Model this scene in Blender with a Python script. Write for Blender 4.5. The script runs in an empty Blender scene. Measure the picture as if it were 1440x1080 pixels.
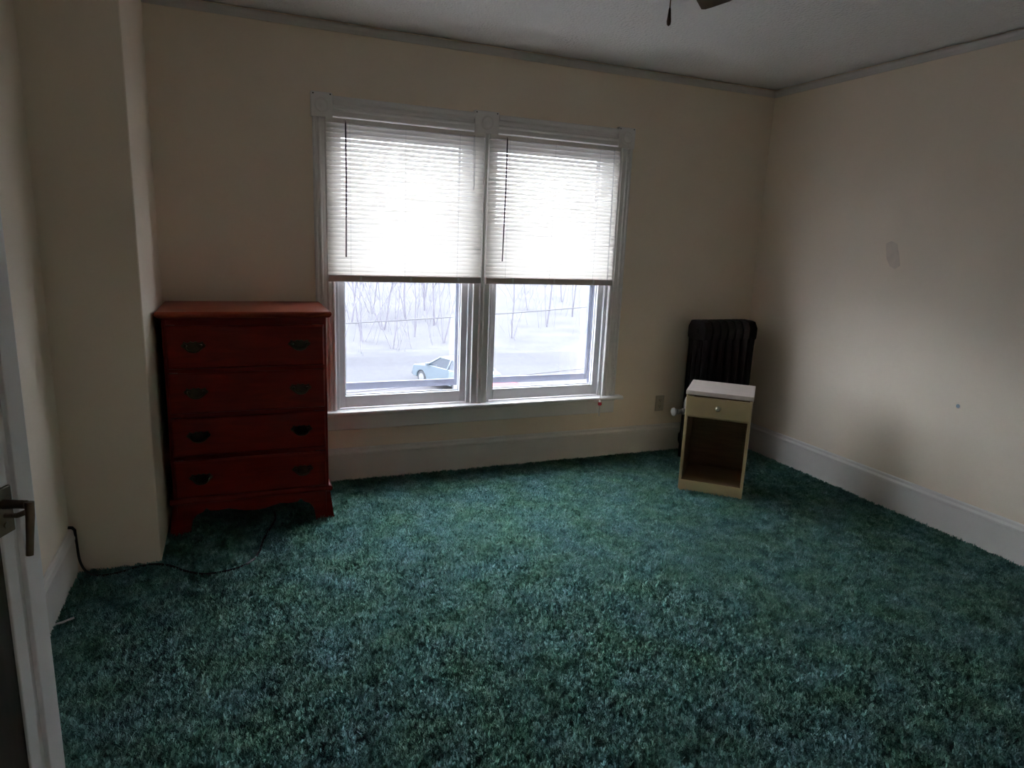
import bpy, bmesh, math, random
from mathutils import Vector, Matrix

random.seed(7)
C = bpy.context.scene
col = C.collection
PI = math.pi

# ------------------------------------------------------------------ camera
CAM = Vector((-3.5829, -3.9915, 1.4982))
yaw, pitch, roll = 0.395, -0.212, 0.0414
fw = Vector((math.sin(yaw)*math.cos(pitch), math.cos(yaw)*math.cos(pitch), math.sin(pitch)))
rt = Vector((math.cos(yaw), -math.sin(yaw), 0))
up = rt.cross(fw)
r2 = rt*math.cos(roll) + up*math.sin(roll)
u2 = -rt*math.sin(roll) + up*math.cos(roll)
cam_data = bpy.data.cameras.new('camera')
cam = bpy.data.objects.new('camera', cam_data)
col.objects.link(cam)
cam_data.sensor_fit = 'HORIZONTAL'
cam_data.sensor_width = 36
cam_data.lens = 942.46/1440*36
cam_data.clip_start = 0.05
cam_data.clip_end = 500
m = Matrix((r2, u2, -fw)).transposed().to_4x4()
m.translation = CAM
cam.matrix_world = m
C.camera = cam

# ------------------------------------------------------------------ world, light, exposure
w = bpy.data.worlds.new('overcast_sky')
C.world = w
w.use_nodes = True
bg = w.node_tree.nodes['Background']
bg.inputs[0].default_value = (0.92, 0.95, 1.0, 1)
SKY = 17.0
bg.inputs[1].default_value = SKY

C.view_settings.view_transform = 'Standard'
C.view_settings.look = 'None'
C.view_settings.exposure = 0.0
C.view_settings.gamma = 1.0
C.view_settings.use_curve_mapping = False
try:
    C.cycles.diffuse_bounces = 6
    C.cycles.max_bounces = 14
    C.cycles.transparent_max_bounces = 16
    C.cycles.sample_clamp_indirect = 60.0
except Exception:
    pass

# ------------------------------------------------------------------ materials
def new_mat(name):
    mt = bpy.data.materials.new(name)
    mt.use_nodes = True
    nt = mt.node_tree
    return mt, nt, nt.nodes['Principled BSDF']

def link(nt, a, b):
    nt.links.new(a, b)

def paint(name, c, rough=0.5, var=0.05, scale=6.0, bump=0.0, bscale=60.0, metal=0.0, bdist=0.002, spec=0.5):
    """Plain coat with a slight mottling of its colour and a fine relief."""
    mt, nt, b = new_mat(name)
    b.inputs['Roughness'].default_value = rough
    b.inputs['Metallic'].default_value = metal
    b.inputs['Specular IOR Level'].default_value = spec
    tc = nt.nodes.new('ShaderNodeTexCoord')
    n = nt.nodes.new('ShaderNodeTexNoise')
    n.inputs['Scale'].default_value = scale
    n.inputs['Detail'].default_value = 4
    link(nt, tc.outputs['Object'], n.inputs['Vector'])
    r = nt.nodes.new('ShaderNodeValToRGB')
    r.color_ramp.elements[0].position = 0.3
    r.color_ramp.elements[1].position = 0.7
    r.color_ramp.elements[0].color = (c[0]*(1-var), c[1]*(1-var), c[2]*(1-var), 1)
    r.color_ramp.elements[1].color = (min(1, c[0]*(1+var)), min(1, c[1]*(1+var)), min(1, c[2]*(1+var)), 1)
    link(nt, n.outputs['Fac'], r.inputs['Fac'])
    link(nt, r.outputs['Color'], b.inputs['Base Color'])
    if bump > 0:
        n2 = nt.nodes.new('ShaderNodeTexNoise')
        n2.inputs['Scale'].default_value = bscale
        n2.inputs['Detail'].default_value = 5
        link(nt, tc.outputs['Object'], n2.inputs['Vector'])
        bp = nt.nodes.new('ShaderNodeBump')
        bp.inputs['Strength'].default_value = bump
        bp.inputs['Distance'].default_value = bdist
        link(nt, n2.outputs['Fac'], bp.inputs['Height'])
        link(nt, bp.outputs['Normal'], b.inputs['Normal'])
    return mt

def wood(name, c1, c2, rough=0.35, stretch=(1.2, 14, 14), spec=0.5):
    mt, nt, b = new_mat(name)
    b.inputs['Roughness'].default_value = rough
    b.inputs['Specular IOR Level'].default_value = spec
    tc = nt.nodes.new('ShaderNodeTexCoord')
    mp = nt.nodes.new('ShaderNodeMapping')
    mp.inputs['Scale'].default_value = stretch
    link(nt, tc.outputs['Object'], mp.inputs['Vector'])
    n = nt.nodes.new('ShaderNodeTexNoise')
    n.inputs['Scale'].default_value = 3.0
    n.inputs['Detail'].default_value = 8
    n.inputs['Distortion'].default_value = 1.2
    link(nt, mp.outputs['Vector'], n.inputs['Vector'])
    r = nt.nodes.new('ShaderNodeValToRGB')
    r.color_ramp.elements[0].position = 0.32
    r.color_ramp.elements[1].position = 0.68
    r.color_ramp.elements[0].color = (*c1, 1)
    r.color_ramp.elements[1].color = (*c2, 1)
    link(nt, n.outputs['Fac'], r.inputs['Fac'])
    link(nt, r.outputs['Color'], b.inputs['Base Color'])
    bp = nt.nodes.new('ShaderNodeBump')
    bp.inputs['Strength'].default_value = 0.08
    bp.inputs['Distance'].default_value = 0.002
    link(nt, n.outputs['Fac'], bp.inputs['Height'])
    link(nt, bp.outputs['Normal'], b.inputs['Normal'])
    return mt

def glass_mat(name, tint=(0.97, 0.985, 1.0), gloss=0.06):
    mt = bpy.data.materials.new(name)
    mt.use_nodes = True
    nt = mt.node_tree
    for n in list(nt.nodes):
        nt.nodes.remove(n)
    out = nt.nodes.new('ShaderNodeOutputMaterial')
    mix = nt.nodes.new('ShaderNodeMixShader')
    tr = nt.nodes.new('ShaderNodeBsdfTransparent')
    tr.inputs[0].default_value = (*tint, 1)
    gl = nt.nodes.new('ShaderNodeBsdfGlossy')
    gl.inputs['Roughness'].default_value = 0.02
    mix.inputs[0].default_value = gloss
    link(nt, tr.outputs[0], mix.inputs[1])
    link(nt, gl.outputs[0], mix.inputs[2])
    link(nt, mix.outputs[0], out.inputs[0])
    return mt

def translucent_mat(name, c, t, amount):
    mt, nt, b = new_mat(name)
    b.inputs['Base Color'].default_value = (*c, 1)
    b.inputs['Roughness'].default_value = 0.45
    out = nt.nodes['Material Output']
    tl = nt.nodes.new('ShaderNodeBsdfTranslucent')
    tl.inputs[0].default_value = (*t, 1)
    mix = nt.nodes.new('ShaderNodeMixShader')
    mix.inputs[0].default_value = amount
    link(nt, b.outputs[0], mix.inputs[1])
    link(nt, tl.outputs[0], mix.inputs[2])
    link(nt, mix.outputs[0], out.inputs[0])
    return mt

M = {}
M['wall'] = paint('cream_wall_paint', (0.88, 0.762, 0.625), 0.6, 0.03, 2.5, 0.12, 90, bdist=0.0015)
M['wall_patch'] = paint('bare_patch', (0.75, 0.645, 0.54), 0.75, 0.05, 20)
M['blue_mark'] = paint('blue_scuff', (0.28, 0.36, 0.42), 0.8)
M['trim'] = paint('trim_paint', (0.82, 0.79, 0.77), 0.38, 0.02, 7)
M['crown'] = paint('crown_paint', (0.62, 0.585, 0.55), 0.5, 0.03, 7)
M['baseboard'] = paint('baseboard_paint', (0.76, 0.72, 0.68), 0.45, 0.03, 5, 0.06, 40)
M['sash'] = paint('sash_paint', (0.72, 0.71, 0.73), 0.4, 0.03, 10)
M['storm'] = paint('storm_aluminium', (0.20, 0.21, 0.27), 0.5, 0.04, 10)
M['glass'] = glass_mat('window_glass')
M['slat'] = translucent_mat('blind_vinyl', (0.87, 0.83, 0.77), (0.90, 0.88, 0.85), 0.52)
M['blind_rail'] = paint('backlit_rail_vinyl', (0.62, 0.53, 0.50), 0.4)  # back-lit shade put into the colour: browner and darker than the slats
M['blind_head'] = paint('blind_head_vinyl', (0.8, 0.79, 0.78), 0.4)
M['wand'] = paint('smoked_wand', (0.10, 0.08, 0.09), 0.25)
M['string'] = paint('blind_string', (0.55, 0.54, 0.55), 0.8)
M['red_plastic'] = paint('red_plastic', (0.55, 0.03, 0.05), 0.35)
M['white_plastic'] = paint('white_plastic', (0.72, 0.70, 0.70), 0.4)
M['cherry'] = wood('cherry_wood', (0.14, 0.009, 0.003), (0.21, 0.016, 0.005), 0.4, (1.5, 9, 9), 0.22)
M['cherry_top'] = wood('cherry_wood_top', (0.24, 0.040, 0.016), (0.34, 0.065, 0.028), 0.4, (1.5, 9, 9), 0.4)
M['brass'] = paint('aged_brass', (0.075, 0.06, 0.035), 0.4, 0.2, 40, metal=0.8)
M['dark_hole'] = paint('dark_cavity', (0.02, 0.018, 0.015), 0.9)
M['cream'] = paint('cream_laminate', (0.60, 0.46, 0.25), 0.45, 0.04, 8)
M['cream_top'] = paint('pinkish_top_laminate', (0.74, 0.64, 0.58), 0.4, 0.05, 14)
M['nightstand_inside'] = wood('brown_hardboard', (0.20, 0.115, 0.06), (0.27, 0.16, 0.085), 0.6)
M['chrome'] = paint('pale_metal', (0.6, 0.55, 0.42), 0.3, 0.05, 20, metal=0.9)
M['iron'] = paint('radiator_iron', (0.012, 0.006, 0.007), 0.55, 0.15, 25, 0.2, 70, spec=0.25)
M['valve_white'] = paint('valve_paint', (0.75, 0.74, 0.73), 0.4)
M['valve_grey'] = paint('valve_metal', (0.35, 0.34, 0.33), 0.4, metal=0.5)
M['outlet'] = paint('outlet_plate', (0.55, 0.49, 0.40), 0.5)
M['black_rubber'] = paint('black_rubber', (0.008, 0.008, 0.009), 0.45)
M['door_white'] = paint('door_paint', (0.86, 0.84, 0.84), 0.4, 0.04, 6)
M['door_panel'] = wood('door_brown_panel', (0.035, 0.024, 0.018), (0.055, 0.038, 0.028), 0.5, (14, 14, 1.5))
M['door_brass'] = paint('door_lever_metal', (0.20, 0.15, 0.11), 0.35, 0.15, 30, metal=0.7)
M['fan_wood'] = wood('fan_blade_wood', (0.055, 0.028, 0.016), (0.09, 0.045, 0.025), 0.4)
M['fan_brass'] = paint('fan_metal', (0.25, 0.17, 0.09), 0.35, metal=0.9)
M['milk_glass'] = translucent_mat('milk_glass', (0.85, 0.83, 0.80), (0.8, 0.8, 0.8), 0.3)

def ceiling_mat():
    mt, nt, b = new_mat('popcorn_ceiling')
    b.inputs['Roughness'].default_value = 0.9
    tc = nt.nodes.new('ShaderNodeTexCoord')
    v = nt.nodes.new('ShaderNodeTexVoronoi')
    v.inputs['Scale'].default_value = 75
    n = nt.nodes.new('ShaderNodeTexNoise')
    n.inputs['Scale'].default_value = 55
    n.inputs['Detail'].default_value = 6
    link(nt, tc.outputs['Object'], v.inputs['Vector'])
    link(nt, tc.outputs['Object'], n.inputs['Vector'])
    mx = nt.nodes.new('ShaderNodeMath')
    mx.operation = 'SUBTRACT'
    link(nt, n.outputs['Fac'], mx.inputs[0])
    link(nt, v.outputs['Distance'], mx.inputs[1])
    bp = nt.nodes.new('ShaderNodeBump')
    bp.inputs['Strength'].default_value = 0.9
    bp.inputs['Distance'].default_value = 0.006
    link(nt, mx.outputs[0], bp.inputs['Height'])
    link(nt, bp.outputs['Normal'], b.inputs['Normal'])
    b.inputs['Base Color'].default_value = (0.88, 0.87, 0.86, 1)
    return mt
M['ceiling'] = ceiling_mat()

def carpet_mat(name, gain=1.0, fibre=0.0):
    mt, nt, b = new_mat(name)
    b.inputs['Roughness'].default_value = 0.95
    b.inputs['Specular IOR Level'].default_value = 0.15
    geo = nt.nodes.new('ShaderNodeNewGeometry')
    def noise(scale, detail, sq=1.0):
        mp = nt.nodes.new('ShaderNodeMapping')
        mp.inputs['Scale'].default_value = (1, sq, 1)
        link(nt, geo.outputs['Position'], mp.inputs['Vector'])
        n = nt.nodes.new('ShaderNodeTexNoise')
        n.inputs['Scale'].default_value = scale
        n.inputs['Detail'].default_value = detail
        link(nt, mp.outputs['Vector'], n.inputs['Vector'])
        return n
    n1, n2, n3 = noise(14, 4), noise(48, 3), noise(5, 3)
    r1 = nt.nodes.new('ShaderNodeValToRGB')
    e = r1.color_ramp.elements
    e[0].position, e[1].position = 0.22, 0.80
    e[0].color = (0.040*gain, 0.088*gain, 0.076*gain, 1)
    e[1].color = (0.120*gain, 0.200*gain, 0.188*gain, 1)
    a = e.new(0.5)
    a.color = (0.073*gain, 0.140*gain, 0.126*gain, 1)
    add = nt.nodes.new('ShaderNodeMath')
    add.operation = 'MULTIPLY_ADD'
    link(nt, n2.outputs['Fac'], add.inputs[0])
    add.inputs[1].default_value = 0.9
    sub = nt.nodes.new('ShaderNodeMath')
    sub.operation = 'ADD'
    link(nt, n1.outputs['Fac'], sub.inputs[0])
    sub.inputs[1].default_value = -0.45
    link(nt, sub.outputs[0], add.inputs[2])
    link(nt, add.outputs[0], r1.inputs['Fac'])
    mix = nt.nodes.new('ShaderNodeMix')
    mix.data_type = 'RGBA'
    mix.blend_type = 'MULTIPLY'
    mix.inputs['Factor'].default_value = 1.0
    r3 = nt.nodes.new('ShaderNodeValToRGB')
    r3.color_ramp.elements[0].position = 0.35
    r3.color_ramp.elements[1].position = 0.65
    r3.color_ramp.elements[0].color = (0.92, 0.95, 0.80, 1)
    r3.color_ramp.elements[1].color = (0.98, 1.0, 1.10, 1)
    link(nt, n3.outputs['Fac'], r3.inputs['Fac'])
    oi = nt.nodes.new('ShaderNodeObjectInfo')      # every tuft takes the dye a little differently
    mr = nt.nodes.new('ShaderNodeMapRange')
    mr.inputs['To Min'].default_value = 0.66
    mr.inputs['To Max'].default_value = 1.34
    link(nt, oi.outputs['Random'], mr.inputs['Value'])
    vm = nt.nodes.new('ShaderNodeVectorMath')
    vm.operation = 'SCALE'
    link(nt, r1.outputs['Color'], vm.inputs[0])
    if fibre > 0:
        link(nt, mr.outputs['Result'], vm.inputs['Scale'])
    else:
        vm.inputs['Scale'].default_value = 1.0
    link(nt, vm.outputs[0], mix.inputs['A'])
    link(nt, r3.outputs['Color'], mix.inputs['B'])
    link(nt, mix.outputs['Result'], b.inputs['Base Color'])
    if fibre > 0:
        # thin fibres let light through
        tl = nt.nodes.new('ShaderNodeBsdfTranslucent')
        link(nt, mix.outputs['Result'], tl.inputs[0])
        ms = nt.nodes.new('ShaderNodeMixShader')
        ms.inputs[0].default_value = fibre
        link(nt, b.outputs[0], ms.inputs[1])
        link(nt, tl.outputs[0], ms.inputs[2])
        link(nt, ms.outputs[0], nt.nodes['Material Output'].inputs[0])
        b.inputs['Roughness'].default_value = 0.5
        b.inputs['Specular IOR Level'].default_value = 0.5
    return mt
M['carpet'] = carpet_mat('green_carpet', 2.4)
M['carpet_pile'] = carpet_mat('green_carpet_pile', 2.6, 0.85)

# ------------------------------------------------------------------ mesh helpers
class MB:
    """Collects solids and links them as one mesh object."""
    def __init__(self):
        self.v, self.f = [], []
    def add(self, vs, fs):
        k = len(self.v)
        self.v += [tuple(x) for x in vs]
        self.f += [tuple(i+k for i in q) for q in fs]
        return self
    def box(self, x0, x1, y0, y1, z0, z1):
        vs = [(x, y, z) for z in (z0, z1) for y in (y0, y1) for x in (x0, x1)]
        return self.add(vs, [(0, 2, 3, 1), (4, 5, 7, 6), (0, 1, 5, 4), (2, 6, 7, 3), (0, 4, 6, 2), (1, 3, 7, 5)])
    def prism(self, prof, place, a0, a1):
        """prof: 2D outline; place(p, a) -> 3D point."""
        n = len(prof)
        vs = [place(p, a0) for p in prof] + [place(p, a1) for p in prof]
        fs = [tuple(range(n))[::-1], tuple(range(n, 2*n))]
        fs += [(i, (i+1) % n, n+(i+1) % n, n+i) for i in range(n)]
        return self.add(vs, fs)
    def tube(self, pts, r, n=8, cap=True):
        pts = [Vector(p) for p in pts]
        rs = r if isinstance(r, (list, tuple)) else [r]*len(pts)
        rings, prev = [], None
        for i, p in enumerate(pts):
            t = (pts[min(i+1, len(pts)-1)] - pts[max(i-1, 0)]).normalized()
            if prev is None:
                a = Vector((0, 0, 1)) if abs(t.z) < 0.9 else Vector((1, 0, 0))
                nx = t.cross(a).normalized()
            else:
                nx = (prev - t*prev.dot(t)).normalized()
            prev = nx
            ny = t.cross(nx)
            rings.append([p + (nx*math.cos(2*PI*j/n) + ny*math.sin(2*PI*j/n))*rs[i] for j in range(n)])
        vs = [q for rg in rings for q in rg]
        fs = []
        for i in range(len(pts)-1):
            for j in range(n):
                a, b_ = i*n+j, i*n+(j+1) % n
                fs.append((a, b_, b_+n, a+n))
        if cap:
            fs.append(tuple(range(n))[::-1])
            fs.append(tuple(range(len(vs)-n, len(vs))))
        return self.add(vs, fs)
    def lathe(self, prof, base=(0, 0, 0), axis=(0, 0, 1), n=20):
        """prof: list of (radius, height) along axis."""
        ax = Vector(axis).normalized()
        a = Vector((1, 0, 0)) if abs(ax.x) < 0.9 else Vector((0, 1, 0))
        nx = ax.cross(a).normalized()
        ny = ax.cross(nx)
        b0 = Vector(base)
        vs = [b0 + ax*h + (nx*math.cos(2*PI*j/n) + ny*math.sin(2*PI*j/n))*max(r, 1e-5) for r, h in prof for j in range(n)]
        fs = []
        for i in range(len(prof)-1):
            for j in range(n):
                p, q = i*n+j, i*n+(j+1) % n
                fs.append((p, q, q+n, p+n))
        fs.append(tuple(range(n))[::-1])
        fs.append(tuple(range(len(vs)-n, len(vs))))
        return self.add(vs, fs)
    def build(self, name, mat, parent=None, bevel=0.0, smooth=False, seg=2):
        me = bpy.data.meshes.new(name)
        off = Vector((0, 0, 0))
        me.from_pydata(self.v, [], self.f)
        me.materials.append(mat)
        bm = bmesh.new()
        bm.from_mesh(me)
        bmesh.ops.recalc_face_normals(bm, faces=bm.faces)
        bm.to_mesh(me)
        bm.free()
        if smooth:
            for p in me.polygons:
                p.use_smooth = True
        o = bpy.data.objects.new(name, me)
        col.objects.link(o)
        if smooth:
            try:
                me.set_sharp_from_angle(angle=math.radians(40))
            except Exception:
                pass
        if bevel > 0:
            md = o.modifiers.new('edge', 'BEVEL')
            md.width = bevel
            md.segments = seg
            md.limit_method = 'ANGLE'
        if parent is not None:
            o.parent = parent
        return o

def bx(*a):
    return MB().box(*a)

def empty(name, loc=(0, 0, 0), rz=0.0):
    o = bpy.data.objects.new(name, None)
    o.empty_display_size = 0.1
    o.location = loc
    o.rotation_euler = (0, 0, rz)
    col.objects.link(o)
    return o

def tag(o, label, cat, group=None):
    o['label'] = label
    o['category'] = cat
    if group:
        o['group'] = group
    return o

def struct(o, label=None):
    o['kind'] = 'structure'
    if label:
        o['label'] = label
    return o

def shared(src, name, parent, loc=(0, 0, 0), rz=0.0):
    o = src.copy()
    o.name = name
    o.parent = parent
    o.location = loc
    o.rotation_euler = (0, 0, rz)
    col.objects.link(o)
    return o

# ------------------------------------------------------------------ room shell
H = 2.6
XL = -4.283          # left wall
YN = -4.45           # wall behind the camera
XC, YC = -3.944, -0.829   # chimney breast in the left corner
TH = 0.18
WX0, WM0, WM1, WX1 = -3.05, -2.215, -2.10, -1.245     # two openings and the mullion between them
WZ0, WZ1 = 0.432, 2.105

fl = struct(bx(XL-0.1, 0.1, YN-0.1, TH, -0.12, 0.0).build('floor', M['carpet']), 'floor under mottled green shag carpet')
struct(bx(XL-0.1, 0.1, YN-0.1, TH, H, H+0.12).build('ceiling', M['ceiling']), 'white popcorn textured ceiling')
wb = MB()
wb.box(XL-0.1, WX0, 0, TH, 0, H)
wb.box(WX1, 0.1, 0, TH, 0, H)
wb.box(WX0, WX1, 0, TH, 0, WZ0)
wb.box(WX0, WX1, 0, TH, WZ1, H)
wb.box(WM0, WM1, 0, TH, WZ0, WZ1)
struct(wb.build('wall_back', M['wall']), 'cream painted wall with the double window')
wr = struct(bx(0, 0.12, YN-0.1, TH, 0, H).build('wall_right', M['wall']), 'cream painted wall on the right')
struct(bx(XL-0.12, XL, YN-0.1, TH, 0, H).build('wall_left', M['wall']), 'cream painted wall on the left')
struct(bx(XL-0.1, 0.1, YN-0.12, YN, 0, H).build('wall_front', M['wall']), 'cream painted wall behind the camera')
struct(bx(XL-0.02, XC, YC, 0.02, 0.006, H).build('wall_chase', M['wall'], bevel=0.006), 'cream boxed-out chimney breast in the left corner')

# patch of bare plaster and a blue scuff on the right wall
pts = [(-1.066, 1.565), (-1.10, 1.58), (-1.14, 1.565), (-1.165, 1.50), (-1.18, 1.44), (-1.15, 1.42), (-1.115, 1.435), (-1.085, 1.48)]
MB().prism(pts, lambda p, a: (a, p[0], p[1]), -0.0012, 0.0).build('wall_patch', M['wall_patch'], wr)
MB().lathe([(0.011, 0), (0.010, 0.001)], (0, -1.659, 0.718), (-1, 0, 0), 10).build('wall_scuff', M['blue_mark'], wr)

# baseboards: plain board with a moulded cap
def baseboard(name, place, a0, a1):
    root = struct(MB().prism([(0, 0.0), (0.018, 0.0), (0.018, 0.172), (0, 0.172)], place, a0, a1).build(name, M['baseboard'], bevel=0.002))
    cap = [(0, 0.172), (0.020, 0.172), (0.024, 0.176), (0.024, 0.188), (0.019, 0.194), (0.014, 0.199), (0.012, 0.212), (0.006, 0.216), (0, 0.216)]
    MB().prism(cap, place, a0, a1).build('cap_moulding', M['baseboard'], root)
    return root
baseboard('baseboard_back', lambda p, a: (a, -p[0], p[1]), XC, 0)
baseboard('baseboard_right', lambda p, a: (-p[0], a, p[1]), YN, 0)
baseboard('baseboard_left', lambda p, a: (XL+p[0], a, p[1]), -3.2, YC)

# ceiling trim with the dark gap above it
def crown(name, place, a0, a1):
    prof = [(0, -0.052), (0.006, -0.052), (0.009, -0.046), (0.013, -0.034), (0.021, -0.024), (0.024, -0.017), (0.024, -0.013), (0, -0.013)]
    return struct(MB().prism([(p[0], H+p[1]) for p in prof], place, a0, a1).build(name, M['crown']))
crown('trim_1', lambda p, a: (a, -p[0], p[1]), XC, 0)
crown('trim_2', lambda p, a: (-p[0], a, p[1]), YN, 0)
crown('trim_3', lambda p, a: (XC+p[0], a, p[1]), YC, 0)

# ------------------------------------------------------------------ window casing (one trim, its boards as parts)
trim = struct(empty('trim_4', (0, 0, 0)), 'white painted wooden casing around the double window')
def fluted(x0, x1, z0, z1, name):
    wd = x1-x0
    prof = [(x0, 0)]
    for u, d in [(0.0, .017), (.04, .021), (.12, .022), (.17, .013), (.24, .013), (.30, .022), (.36, .022), (.42, .014), (.58, .014), (.64, .022), (.70, .022), (.76, .013), (.83, .013), (.88, .022), (.96, .021), (1.0, .017)]:
        prof.append((x0+u*wd, -d))
    prof.append((x1, 0))
    return MB().prism(prof, lambda p, a: (p[0], p[1], a), z0, z1).build(name, M['trim'], trim)
fluted(-3.158, -3.05, 0.457, 2.105, 'side_casing')
fluted(-1.245, -1.140, 0.457, 2.105, 'side_casing')
# mullion: flat board with a narrow raised bead in the middle
prof = [(-2.213, 0), (-2.213, -.016), (-2.209, -.02), (-2.176, -.02), (-2.174, -.03), (-2.168, -.034), (-2.150, -.034), (-2.144, -.03), (-2.142, -.02), (-2.106, -.02), (-2.102, -.016), (-2.102, 0)]
MB().prism(prof, lambda p, a: (p[0], p[1], a), 0.457, 2.105).build('mullion', M['trim'], trim)
for x0, x1 in ((-3.166, -3.052), (-2.238, -2.085), (-1.262, -1.138)):
    cb = bx(x0, x1, -0.034, 0, 2.105, 2.233).build('corner_block', M['trim'], trim, bevel=0.004)
    cx = (x0+x1)/2
    MB().lathe([(0.040, 0), (0.040, 0.003), (0.034, 0.006), (0.028, 0.002), (0.018, 0.002), (0.012, 0.006), (0.001, 0.008)], (cx, -0.034, 2.168), (0, -1, 0), 20).build('rosette', M['trim'], cb, smooth=True)
    for dx, dz in ((x0+0.012, 2.222), (x1-0.012, 2.224)):
        MB().lathe([(0.004, 0), (0.003, 0.0012)], (dx, -0.034, dz), (0, -1, 0), 8).build('nail_hole', M['dark_hole'], cb)
head = [(0, 2.112), (-.024, 2.112), (-.028, 2.118), (-.028, 2.142), (-.034, 2.150), (-.034, 2.158), (-.022, 2.164), (-.020, 2.178), (-.026, 2.186), (-.036, 2.192), (-.042, 2.204), (-.042, 2.214), (-.036, 2.219), (0, 2.219)]
for x0, x1 in ((-3.052, -2.238), (-2.085, -1.262)):
    MB().prism(head, lambda p, a: (a, p[0], p[1]), x0, x1).build('head_casing', M['trim'], trim)
sill = [(0.04, 0.432), (0.04, 0.457), (-0.052, 0.457), (-0.060, 0.453), (-0.063, 0.445), (-0.060, 0.436), (-0.052, 0.432)]
MB().prism(sill, lambda p, a: (a, p[0], p[1]), -3.215, -1.095).build('stool', M['trim'], trim)
apr = [(0, 0.333), (-.014, 0.333), (-.020, 0.338), (-.020, 0.418), (-.026, 0.424), (-.026, 0.432), (0, 0.432)]
MB().prism(apr, lambda p, a: (a, p[0], p[1]), -3.165, -1.142).build('apron', M['trim'], trim)

# ------------------------------------------------------------------ windows
def frame_mb(x0, x1, z0, z1, y0, y1, st, top, bot):
    b = MB()
    b.box(x0, x0+st, y0, y1, z0, z1)
    b.box(x1-st, x1, y0, y1, z0, z1)
    b.box(x0+st, x1-st, y0, y1, z1-top, z1)
    b.box(x0+st, x1-st, y0, y1, z0, z0+bot)
    return b

def window(name, x0, x1, label):
    root = struct(empty(name, (0, 0, 0)), label)
    # box lining
    j = MB()
    j.box(x0-0.002, x0+0.006, 0.0, TH+0.01, WZ0, WZ1)
    j.box(x1-0.006, x1+0.002, 0.0, TH+0.01, WZ0, WZ1)
    j.box(x0, x1, 0.0, TH+0.01, WZ1-0.008, WZ1)
    j.build('jamb', M['sash'], root)
    for s in (0, 1):
        a = x0+0.006 if s == 0 else x1-0.006-0.016
        bx(a, a+0.016, 0.002, 0.026, 0.457, WZ1-0.01).build('stop_bead', M['sash'], root, bevel=0.003)
        a = x0+0.006 if s == 0 else x1-0.006-0.012
        bx(a, a+0.012, 0.066, 0.078, 0.457, WZ1-0.01).build('parting_bead', M['sash'], root)
    a, b_ = x0+0.008, x1-0.008
    lo = frame_mb(a, b_, 0.460, 1.290, 0.029, 0.064, 0.050, 0.035, 0.072).build('lower_sash', M['sash'], root, bevel=0.003)
    bx(a+0.048, b_-0.048, 0.045, 0.049, 0.530, 1.257).build('pane', M['glass'], lo)
    # glazing bead round the lower pane
    gb = frame_mb(a+0.050, b_-0.050, 0.532, 1.255, 0.050, 0.060, 0.007, 0.007, 0.007)
    gb.build('glazing_bead', M['sash'], lo)
    hi = frame_mb(a, b_, 1.258, WZ1-0.010, 0.080, 0.115, 0.050, 0.060, 0.034).build('upper_sash', M['sash'], root, bevel=0.003)
    bx(a+0.048, b_-0.048, 0.096, 0.100, 1.290, WZ1-0.068).build('pane', M['glass'], hi)
    lk = MB().box((a+b_)/2-0.03, (a+b_)/2+0.03, 0.034, 0.062, 1.290, 1.300)
    lk.tube([((a+b_)/2-0.01, 0.048, 1.30), ((a+b_)/2-0.01, 0.048, 1.312), ((a+b_)/2+0.03, 0.04, 1.314)], 0.005, 8)
    lk.build('sash_lock', M['brass'], lo)
    # aluminium storm window, its lower panel raised a little
    so = frame_mb(x0+0.004, x1-0.004, 0.452, WZ1, 0.135, 0.165, 0.034, 0.03, 0.012).build('storm_frame', M['storm'], root, bevel=0.002)
    sp = frame_mb(x0+0.036, x1-0.036, 0.545, 1.30, 0.140, 0.156, 0.024, 0.024, 0.044).build('storm_panel', M['storm'], root, bevel=0.002)
    bx(x0+0.058, x1-0.058, 0.146, 0.149, 0.586, 1.278).build('pane', M['glass'], sp)
    su = frame_mb(x0+0.036, x1-0.036, 1.28, WZ1-0.02, 0.157, 0.164, 0.024, 0.03, 0.024).build('storm_panel', M['storm'], root)
    bx(x0+0.058, x1-0.058, 0.159, 0.162, 1.30, WZ1-0.045).build('pane', M['glass'], su)
    MB().prism([(0.04, 0.420), (0.04, 0.452), (0.235, 0.436), (0.235, 0.405)], lambda p, q: (q, p[0], p[1]), x0, x1).build('outer_sill', M['sash'], root)
    return root
window('window_1', WX0, WM0, 'left sash window of the pair')
window('window_2', WM1, WX1, 'right sash window of the pair')

# ------------------------------------------------------------------ door on the left, standing open
E0 = Vector((-3.967, -2.49, 0))
HG = Vector((-4.27, -3.23, 0))
ed = (E0-HG)
DW = ed.length
door = struct(empty('door_1', HG, math.atan2(ed.y, ed.x)), 'white door with brown inner panel standing open at the left')
DT = 0.036
bx(DW-0.043, DW, 0, DT, 0.02, 2.05).build('stile', M['door_white'], door, bevel=0.002)
bx(0, 0.10, 0, DT, 0.02, 2.05).build('stile', M['door_white'], door, bevel=0.002)
bx(0.10, DW-0.043, 0, DT, 1.93, 2.05).build('rail', M['door_white'], door)
bx(0.10, DW-0.043, 0, DT, 0.02, 0.22).build('rail', M['door_white'], door)
bx(DW-0.062, DW-0.043, 0.010, DT-0.010, 0.22, 1.93).build('groove', M['door_white'], door)
bx(DW-0.092, DW-0.062, 0.001, DT-0.001, 0.22, 1.93).build('inner_moulding', M['door_white'], door, bevel=0.003)
bx(0.10, DW-0.092, 0.006, DT-0.006, 0.22, 1.93).build('panel', M['door_panel'], door)
d = MB()
d.prism([(0.690, 0.925), (0.735, 0.925), (0.735, 1.015), (0.690, 1.015)], lambda p, a: (p[0], a, p[1]), -0.006, 0.001)
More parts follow.
